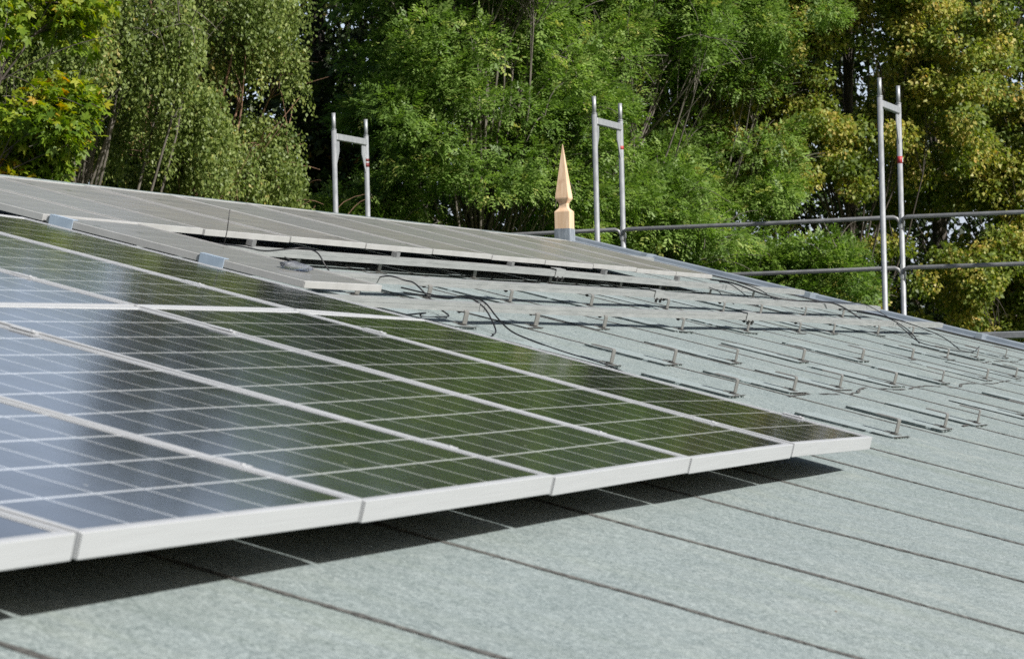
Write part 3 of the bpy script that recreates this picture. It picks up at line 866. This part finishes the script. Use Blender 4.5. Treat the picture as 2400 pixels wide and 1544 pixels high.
# ------------------------------------------------------------------ scaffold
XN_, XF_ = 13.70, 14.43
def scaffold_frame():
    r = empty('scaffolding')
    ztr = 2.50
    for (x, far) in ((XN_ - 14.0, False), (XF_ - 14.0, True)):
        p = MB()
        p.tube([(x, 0, -H0 + 0.05), (x, 0, ztr + 0.03)], 0.02415, 16)
        p.tube([(x, 0, ztr + 0.03), (x, 0, ztr + 0.036)], 0.0275, 16)
        p.tube([(x, 0, ztr + 0.034), (x, 0, ztr + 0.19)], 0.0185, 14)
        p.box((x - 0.075, -0.075, -H0 + 0.0), (x + 0.075, 0.075, -H0 + 0.012))
        if not far: post = p.obj('post', m_galv, r, True)
        else: post = p.obj('post', m_galv, r, True)
        if far:
            # wedge pockets that hold the guard rails
            for zz in (1.52, 1.07):
                q = MB(); q.box((x - 0.034, -0.028, zz - 0.085), (x + 0.012, 0.028, zz - 0.03), 0, None, 0.004)
                q.box((x - 0.045, -0.014, zz - 0.10), (x - 0.034, 0.014, zz + 0.03), 0, None, 0.003)
                q.obj('wedge_pocket', m_galv, post)
    lev = [ztr - 2.0 * k for k in range(5)]
    for z in lev:
        if z < -H0 + 0.3: continue
        t = MB()
        t.box((XN_ - 14 + 0.024, -0.022, z - 0.06), (XF_ - 14 - 0.024, 0.022, z), 0, None, 0.004)
        t.obj('transom', m_galv, r)
        for s, xx in ((1, XN_ - 14 + 0.024), (-1, XF_ - 14 - 0.024)):
            g = MB()
            P = [(xx, z - 0.0605), (xx + s * 0.085, z - 0.0605), (xx + s * 0.085, z - 0.16), (xx + s * 0.004, z - 0.33)]
            if s < 0: P = P[::-1]
            g.face([(x, -0.004, zz) for x, zz in P]); g.face([(x, 0.004, zz) for x, zz in reversed(P)])
            for k in range(4):
                q0, q1 = P[k], P[(k + 1) % 4]
                g.face([(q0[0], 0.004, q0[1]), (q1[0], 0.004, q1[1]), (q1[0], -0.004, q1[1]), (q0[0], -0.004, q0[1])])
            g.obj('gusset', m_galv, r)
    return r
sf = scaffold_frame()
ys = [8.28, 5.70, 3.09, 0.50, -2.07]
slab = ['galvanised scaffold frame standing left of the wooden finial', 'galvanised scaffold frame standing just right of the wooden finial',
        'tallest looking galvanised scaffold frame, at the right in front of yellowish trees', 'scaffold frame beyond the right edge, carrying the deck end',
        'scaffold frame by the lower corner of the gable', 'scaffold frame hidden behind the ridge, leftmost of the gable scaffold']
frames_ = [sf] + [copy_tree(sf) for _ in ys[1:]]
for i, y in enumerate(ys):
    o = frames_[i]
    o.matrix_world = Matrix.Translation((14.0, y, H0))
    tag(o, slab[i], 'scaffold frame', 'scaffold frames along the gable')
    posts = [c for c in o.children if c.name.startswith('post')]
    far_post = posts[-1]
    xf = XF_ - 14.0
    if i == 0:
        q = MB(); q.tube([(xf, 0, 2.23), (xf, 0, 2.27)], 0.0246, 16); q.tube([(xf, 0, 2.285), (xf, 0, 2.31)], 0.0246, 16)
        q.obj('paint_mark', m_darkred, far_post, True)
    else:
        z0_ = {1: 2.262, 2: 2.0}.get(i, 2.1); h_ = {1: 0.032, 2: 0.062}.get(i, 0.05)
        q = MB(); q.tube([(xf, 0, z0_), (xf, 0, z0_ + h_)], 0.0248, 16)
        q.obj('red_band', m_red, far_post, True)
        if i == 2:
            q = MB(); q.box((xf - 0.012, -0.0262, 2.010), (xf + 0.010, -0.0249, 2.050))
            q.obj('white_label', m_white, far_post)
ysort = sorted(ys)
bay = ['right of the gable corner', 'from the right edge', 'left of the right frame', 'behind the finial', 'behind the ridge']
gr = 'guard rail tubes of the gable scaffold'
bayw = {-2.07: 'over the eave corner', 0.50: 'running out of the right edge from the right frame', 3.09: 'between the frame right of the finial and the right frame', 5.70: 'passing behind the finial', 8.28: 'hidden behind the far roof slope'}
for i in range(len(ysort) - 1):
    ya, yb = ysort[i], ysort[i + 1]
    for zz, nm in ((1.52, 'upper'), (1.07, 'lower')):
        m = MB()
        x = XF_ - 0.047; z = H0 + zz
        sag = 0.004
        pts = [(x + 0.005, ya + 0.012, z - 0.050), (x, ya + 0.03, z - 0.012), (x, ya + 0.06, z), (x, (ya + yb) / 2, z - sag), (x, yb - 0.06, z), (x, yb - 0.03, z - 0.012), (x + 0.005, yb - 0.012, z - 0.050)]
        m.tube(pts, [0.010, 0.016, 0.0192, 0.0192, 0.0192, 0.016, 0.010], 12)
        o = m.obj('guard_rail', m_galv_dark, None, True)
        tag(o, '%s grey guard rail tube %s' % (nm, bayw[ya]), 'guard rail', gr)
    d_ = MB()
    z = H0 + 0.47
    for (xa, xb) in ((XN_ + 0.03, XN_ + 0.345), (XN_ + 0.355, XF_ - 0.055)):
        d_.box((xa, ya + 0.03, z - 0.055), (xb, yb - 0.03, z), 0, None, 0.005)
        for q in range(7):
            xx = xa + 0.03 + (xb - xa - 0.06) * q / 6
            d_.box((xx - 0.006, ya + 0.05, z + 0.0004), (xx + 0.006, yb - 0.05, z + 0.004))
    o = d_.obj('scaffold_deck', m_galv)
    tag(o, 'aluminium scaffold deck %s' % {-2.07: 'by the eave corner', 0.50: 'seen at the right edge below the guard rails', 3.09: 'hidden behind the gable, left of the right frame', 5.70: 'hidden behind the finial', 8.28: 'hidden'}[ya], 'scaffold deck', 'scaffold decks along the gable')

# ------------------------------------------------------------------ trees
def at(az, D, z=0.0):
    return np.array([CAM.x + D * math.cos(R(az)), CAM.y + D * math.sin(R(az)), z])

def leaf_mesh(name, T, F, pos, dirs, nrm, scl, tone, material, parent):
    T = np.asarray(T, float); F = np.asarray(F)
    n = len(pos); k = len(T)
    d = dirs / (np.linalg.norm(dirs, axis=1, keepdims=True) + 1e-9)
    nn = nrm - d * (nrm * d).sum(1, keepdims=True)
    nn /= (np.linalg.norm(nn, axis=1, keepdims=True) + 1e-9)
    s = np.cross(d, nn)
    V = pos[:, None, :] + scl[:, None, None] * (T[None, :, 0:1] * s[:, None, :] + T[None, :, 1:2] * d[:, None, :] + T[None, :, 2:3] * nn[:, None, :])
    V = V.reshape(-1, 3).astype(np.float32)
    FI = (F[None] + (np.arange(n) * k)[:, None, None]).reshape(-1, 4).astype(np.int32)
    me = bpy.data.meshes.new(name)
    me.vertices.add(len(V)); me.vertices.foreach_set('co', V.ravel())
    me.loops.add(FI.size); me.loops.foreach_set('vertex_index', FI.ravel())
    me.polygons.add(len(FI)); me.polygons.foreach_set('loop_start', np.arange(0, FI.size, 4, dtype=np.int32))
    me.polygons.foreach_set('loop_total', np.full(len(FI), 4, np.int32))
    me.update(calc_edges=True)
    a = me.attributes.new('tone', 'FLOAT', 'FACE')
    a.data.foreach_set('value', np.repeat(np.clip(tone, 0, 1), len(F)).astype(np.float32))
    me.materials.append(material)
    o = bpy.data.objects.new(name, me); COL.objects.link(o)
    if parent: o.parent = parent
    return o

def runit(n):
    v = rng.normal(size=(n, 3)); return v / np.linalg.norm(v, axis=1, keepdims=True)

KITE = [(0, 0, 0), (0.34, 0.42, 0.10), (0, 1, -0.06), (-0.34, 0.42, 0.10)]
KITE_F = [(0, 1, 2, 3)]
def lobes():
    V = []; F = []
    for (ang, ln, w) in ((0, 1.0, 0.20), (0.85, 0.85, 0.19), (-0.85, 0.85, 0.19), (1.9, 0.5, 0.16), (-1.9, 0.5, 0.16)):
        c, s_ = math.cos(ang), math.sin(ang)
        n = len(V)
        for (x, y, z) in ((0, 0, 0), (w, 0.5 * ln, 0.03), (0, ln, -0.10), (-w, 0.5 * ln, 0.03)):
            V.append((x * c + y * s_, -x * s_ + y * c + 0.15, z))
        F.append((n, n + 1, n + 2, n + 3))
    return V, F
def pinnate(pairs=3):
    V = []; F = []
    def lf_(x, y, ang, ln, w, dz):
        c, s_ = math.cos(ang), math.sin(ang); n = len(V)
        for (u, v_, z) in ((0, 0, 0), (w, 0.45 * ln, 0.012), (0, ln, -0.03), (-w, 0.45 * ln, 0.012)):
            V.append((x + u * c + v_ * s_, y - u * s_ + v_ * c, z + dz))
        F.append((n, n + 1, n + 2, n + 3))
    for k in range(pairs):
        y = 0.18 + 0.72 * k / pairs
        for s_ in (1, -1): lf_(0, y + 0.05 * s_, s_ * (0.75 + 0.25 * k), 0.42 - 0.05 * k, 0.085, -0.45 * y * y * s_ - 0.1 * y)
    lf_(0, 0.82, 0, 0.34, 0.075, -0.2)
    return V, F

def limb(mb, p, q, r0, r1, bend=0.15, seg=6):
    p = Vector(p); q = Vector(q)
    n = 5
    off = Vector(runit(1)[0]) * (q - p).length * bend * 0.5
    pts = []
    for k in range(n + 1):
        t = k / n
        x = p.lerp(q, t) + off * math.sin(math.pi * t) + Vector((0, 0, 1)) * (q - p).length * 0.10 * math.sin(math.pi * t)
        pts.append(x)
    mb.tube(pts, [r0 + (r1 - r0) * k / n for k in range(n + 1)], seg, 0, False)
    return pts

tocam = lambda p: (np.array(CAM) - p) / np.linalg.norm(np.array(CAM) - p)

def tree(name, base, top, blobs, style, material, bark, label, cat='tree', group=None, lean=0.0, trunk_r=0.16, twigs=True):
    """blobs: (centre xyz, radii xyz, clumps, leaves per clump, clump radius)"""
    root = empty(name, Matrix.Translation(tuple(base)))
    tag(root, label, cat, group)
    B = np.array(base)
    top = min(top, max(c_[2] + r_[2] * 0.75 for (c_, r_, *_r) in blobs))
    tr = MB()
    topv = np.array([base[0] + lean, base[1] + lean * 0.3, top])
    axis = []
    nseg = 10
    ph = rng.uniform(0, 6)
    for k in range(nseg + 1):
        t = k / nseg
        p = (B * (1 - t) + topv * t) + np.array([math.sin(t * 5 + ph), math.cos(t * 4 + ph), 0]) * 0.16 * t
        axis.append(p - B)
    tr.tube([tuple(p) for p in axis], [trunk_r * (1 - 0.85 * k / nseg) for k in range(nseg + 1)], 10, 0, False)
    P_, D_, N_, S_, T_ = [], [], [], [], []
    for (c, rad, nc, nl, rc_) in blobs:
        c = np.array(c); rad = np.array(rad)
        tc = tocam(c)
        ns_ = max(nc // 9, 2) if style != 'dark' else nc
        u = runit(ns_ * 4)
        u = u[(u @ tc) > -0.40][:ns_]
        sc_ = c + u * rad * rng.uniform(0.55, 0.95, (len(u), 1))
        sr_ = rng.uniform(0.26, 0.44, len(u)) * (rad.mean() ** 0.5) * 1.45
        cl = []
        while len(cl) < nc:
            k_ = len(cl) % len(sc_)
            w_ = runit(1)[0]
            if w_ @ tc < -0.3 or w_[2] < -0.75: continue
            cl.append(sc_[k_] + w_ * sr_[k_] * np.array([1, 1, 0.85]) * rng.uniform(0.55, 1.0))
        cl = np.array(cl)
        for ci, cc in enumerate(cl):
            # a limb from the trunk up to the clump
            h = (cc[2] - B[2]) * rng.uniform(0.62, 0.85)
            t = min(max(h / (top - B[2]), 0.05), 0.96)
            j = t * nseg; j0 = int(j); st = axis[j0] * (1 - (j - j0)) + axis[min(j0 + 1, nseg)] * (j - j0)
            if ci % (5 if style == 'ash' else 11 if style == 'hornbeam' else 4) == 0:
                pts = limb(tr, st, cc - B, 0.018 if style == 'hornbeam' else 0.022, 0.007, 0.2, 5)
                if twigs:
                    for _ in range(7):
                        e = Vector(cc - B) + Vector(runit(1)[0]) * rc_ * 1.8
                        limb(tr, pts[rng.integers(3, 6)], e, 0.007, 0.003, 0.2, 4)
            ctone = rng.normal(0, 0.13)
            out = (cc - c) / rad; out /= np.linalg.norm(out) + 1e-9
            if style == 'birch':
                ns = max(nl // 11, 1)
                for _ in range(ns):
                    o_ = runit(1)[0] * rc_ * np.array([0.85, 0.85, 0.6]) * rng.uniform(0.1, 1) ** 0.7 + cc
                    ln = rng.uniform(0.2, 0.8); m = int(16 * ln / 0.5)
                    tt = np.sort(rng.uniform(0, 1, m))
                    sway = runit(1)[0] * np.array([0.12, 0.12, 0.0]) * ln
                    pp = o_ + np.outer(tt, np.array([0, 0, -ln])) + np.outer(tt ** 1.5, sway) + rng.normal(0, 0.022, (m, 3))
                    P_.append(pp); dd = rng.normal(0, 0.55, (m, 3)) + np.array([0, 0, -0.9]); D_.append(dd)
                    N_.append(runit(m) + out * 0.5 + np.array([0, 0, 0.3]))
                    S_.append(rng.uniform(0.035, 0.058, m)); T_.append(np.clip(rng.normal(0.5 + ctone, 0.17, m), 0, 1))
            else:
                v = runit(nl) * (rng.uniform(0, 1, (nl, 1)) ** 0.42) * rc_ * np.array([1, 1, 0.72])
                pp = cc + v
                vd = v / (np.linalg.norm(v, axis=1, keepdims=True) + 1e-6)
                if style == 'ash':
                    dd = vd + out * 0.5 + rng.normal(0, 0.45, (nl, 3)) + np.array([0, 0, -0.10])
                    N_.append(rng.normal(0, 0.4, (nl, 3)) + out * 0.35 + np.array([0, 0, 1.0])); S_.append(rng.uniform(0.10, 0.21, nl))
                    T_.append(np.clip(rng.normal(0.5 + ctone, 0.17, nl), 0, 1))
                elif style == 'maple':
                    dd = vd * 0.6 + rng.normal(0, 0.6, (nl, 3)) + np.array([0, 0, -0.35])
                    N_.append(rng.normal(0, 0.45, (nl, 3)) + out * 0.4 + np.array([0, 0, 0.9])); S_.append(rng.uniform(0.055, 0.105, nl))
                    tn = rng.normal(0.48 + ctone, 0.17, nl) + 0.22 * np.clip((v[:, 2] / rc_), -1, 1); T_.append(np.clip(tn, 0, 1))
                elif style == 'hornbeam':
                    dd = vd * 0.5 + rng.normal(0, 0.6, (nl, 3)) + np.array([0, 0, -0.5])
                    N_.append(rng.normal(0, 0.55, (nl, 3)) + out * 0.5 + np.array([0, 0, 0.6])); S_.append(rng.uniform(0.048, 0.092, nl))
                    # hanging yellow brown seed bunches sit together in parts of a clump
                    sd = runit(1)[0]
                    bunch = ((vd @ sd) > 0.30) & (rng.random(nl) < 0.78)
                    tn = rng.normal(0.38 + ctone, 0.14, nl); tn[bunch] = rng.normal(0.76, 0.11, bunch.sum())
                    T_.append(np.clip(tn, 0, 1))
                else:
                    dd = vd + rng.normal(0, 0.6, (nl, 3))
                    N_.append(rng.normal(0, 0.6, (nl, 3)) + out * 0.3 + np.array([0, 0, 0.7])); S_.append(rng.uniform(0.10, 0.19, nl))
                    T_.append(np.clip(rng.normal(0.45 + ctone, 0.2, nl), 0, 1))
                P_.append(pp); D_.append(dd)
    P_ = np.concatenate(P_) - B; D_ = np.concatenate(D_); N_ = np.concatenate(N_); S_ = np.concatenate(S_); T_ = np.concatenate(T_)
    tmpl = {'ash': pinnate(3), 'maple': lobes()}.get(style, (KITE, KITE_F))
    leaf_mesh('crown', tmpl[0], tmpl[1], P_, D_, N_, S_, T_, material, root)
    tr.obj('trunk', bark, root, True)
    return len(P_) * len(tmpl[1])

zc = CAM.z
def ztop(D, el): return zc + D * math.tan(R(el))
tot = 0
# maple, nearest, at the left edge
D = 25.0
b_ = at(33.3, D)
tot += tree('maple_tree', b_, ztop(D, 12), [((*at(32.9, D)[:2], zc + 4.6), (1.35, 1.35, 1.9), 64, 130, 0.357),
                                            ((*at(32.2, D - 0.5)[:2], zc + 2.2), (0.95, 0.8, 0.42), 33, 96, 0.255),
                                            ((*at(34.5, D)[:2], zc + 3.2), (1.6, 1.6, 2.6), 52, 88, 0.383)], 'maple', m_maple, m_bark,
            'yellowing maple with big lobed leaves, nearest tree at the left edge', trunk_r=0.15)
# birches
D = 28.5; b_ = at(30.7, D)
tot += tree('birch_tree', b_, ztop(D, 12.0), [((*b_[:2], zc + 2.5), (1.5, 1.5, 2.5), 92, 600, 0.289), ((*at(31.0, D)[:2], zc + 4.2), (1.3, 1.3, 1.3), 48, 315, 0.340), ((*at(31.8, D + .6)[:2], zc + 1.4), (1.2, 1.0, 1.4), 48, 390, 0.340)],
            'birch', m_birch, m_barkg, 'weeping birch with hanging olive green twigs, just right of the maple', group='birches behind the ridge', trunk_r=0.10)
D = 30.5; b_ = at(28.1, D)
tot += tree('birch_tree', b_, ztop(D, 13.0), [((*b_[:2], zc + 2.6), (1.15, 1.1, 2.3), 92, 585, 0.281), ((*at(28.0, D)[:2], zc + 4.8), (1.0, 1.0, 1.35), 48, 315, 0.340), ((*at(25.7, D + 1)[:2], zc + 1.0), (1.0, 0.9, 1.0), 60, 420, 0.27), ((*at(27.0, D + .6)[:2], zc + 1.6), (1.0, 0.9, 1.3), 60, 420, 0.28), ((*at(27.0, D - .5)[:2], zc + 1.5), (0.75, 0.75, 0.9), 35, 375, 0.289)],
            'birch', m_birch, m_barkr, 'slender birch with a reddish stem showing, left of the dark gap', group='birches behind the ridge', lean=0.15, trunk_r=0.075)
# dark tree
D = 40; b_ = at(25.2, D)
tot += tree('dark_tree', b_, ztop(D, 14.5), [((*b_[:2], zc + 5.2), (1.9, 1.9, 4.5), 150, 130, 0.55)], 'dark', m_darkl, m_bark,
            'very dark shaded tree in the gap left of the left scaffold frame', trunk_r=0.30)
# ash trees
D = 33.5; b_ = at(21.9, D)
tot += tree('ash_tree', b_, ztop(D, 12), [((*b_[:2], zc + 3.2), (1.65, 1.75, 2.9), 276, 91, 0.298), ((*at(22.2, D)[:2], zc + 5.2), (1.6, 1.6, 1.7), 170, 75, 0.310), ((*at(23.6, D - .4)[:2], zc + 1.2), (1.0, 1.0, 1.5), 89, 83, 0.260)],
            'ash', m_ash, m_barkg, 'fresh green ash with feathery leaves rising behind the finial, left one of three', group='ash trees behind the gable', trunk_r=0.11)
D = 36.5; b_ = at(19.2, D)
tot += tree('ash_tree', b_, ztop(D, 14.6), [((*b_[:2], zc + 3.6), (2.1, 2.1, 3.3), 276, 93, 0.322), ((*at(19.6, D)[:2], zc + 6.8), (1.8, 1.8, 1.9), 190, 75, 0.320), ((*at(19.0, D)[:2], zc + 4.9), (2.0, 1.9, 1.0), 110, 85, 0.31), ((*at(21.0, D - 1.0)[:2], zc + 1.4), (1.2, 1.0, 1.3), 89, 88, 0.260)],
            'ash', m_ash, m_barkg, 'fresh green ash with feathery leaves behind the middle scaffold frame', group='ash trees behind the gable', trunk_r=0.12)
D = 38.5; b_ = at(17.3, D)
tot += tree('ash_tree', b_, ztop(D, 14.5), [((*b_[:2], zc + 3.0), (1.7, 1.7, 3.4), 262, 95, 0.322), ((*at(17.2, D)[:2], zc + 7.4), (1.7, 1.7, 2.0), 150, 75, 0.310), ((*at(16.8, D)[:2], zc + 5.2), (1.9, 1.9, 1.0), 90, 85, 0.31), ((*at(14.9, D - 1.2)[:2], zc + 0.6), (1.3, 1.1, 1.1), 89, 88, 0.279)],
            'ash', m_ash, m_barkg, 'fresh green ash between the middle scaffold frame and the yellowish trees', group='ash trees behind the gable', trunk_r=0.12)
# hornbeams with yellow brown fruit
D = 40; b_ = at(13.7, D)
tot += tree('hornbeam_tree', b_, ztop(D, 14), [((*b_[:2], zc + 3.6), (2.0, 2.2, 3.9), 250, 400, 0.326), ((*at(15.2, D)[:2], zc + 4.6), (1.4, 1.3, 2.6), 90, 360, 0.32), ((*at(14.0, D)[:2], zc + 7.6), (1.7, 1.8, 1.8), 66, 187, 0.340)], 'hornbeam', m_hornb, m_bark,
            'hornbeam hung with yellow brown fruit, directly behind the right scaffold frame', group='hornbeams at the right', trunk_r=0.17)
D = 42.5; b_ = at(10.2, D)
tot += tree('hornbeam_tree', b_, ztop(D, 14), [((*b_[:2], zc + 3.6), (2.0, 2.1, 4.0), 240, 400, 0.326), ((*at(10.3, D - 1)[:2], zc + 1.2), (1.6, 1.4, 1.6), 70, 380, 0.32), ((*at(10.2, D)[:2], zc + 8.0), (1.7, 1.8, 1.8), 66, 187, 0.340)], 'hornbeam', m_hornb, m_bark,
            'hornbeam with rusty yellow fruit at the right edge of the view', group='hornbeams at the right', trunk_r=0.18)
D = 44.5; b_ = at(6.9, D)
tot += tree('hornbeam_tree', b_, ztop(D, 12), [((*b_[:2], zc + 3.0), (2.0, 2.2, 4.4), 132, 221, 0.340)], 'hornbeam', m_hornb, m_bark,
            'hornbeam standing beyond the right edge of the view', group='hornbeams at the right', trunk_r=0.18)
# backing trees
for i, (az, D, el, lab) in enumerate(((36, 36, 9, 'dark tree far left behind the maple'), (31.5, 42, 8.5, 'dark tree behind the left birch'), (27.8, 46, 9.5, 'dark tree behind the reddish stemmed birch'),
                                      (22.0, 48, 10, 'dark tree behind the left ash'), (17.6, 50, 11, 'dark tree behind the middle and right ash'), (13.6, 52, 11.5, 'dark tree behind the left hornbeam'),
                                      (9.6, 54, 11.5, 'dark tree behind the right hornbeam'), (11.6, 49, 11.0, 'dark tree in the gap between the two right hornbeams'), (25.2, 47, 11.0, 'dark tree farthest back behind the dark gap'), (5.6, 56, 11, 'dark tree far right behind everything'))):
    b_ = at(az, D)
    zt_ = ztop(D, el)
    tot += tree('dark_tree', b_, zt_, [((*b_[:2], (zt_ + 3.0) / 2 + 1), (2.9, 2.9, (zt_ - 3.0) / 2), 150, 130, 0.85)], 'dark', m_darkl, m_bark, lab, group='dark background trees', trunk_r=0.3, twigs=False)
print('leaf faces', tot)
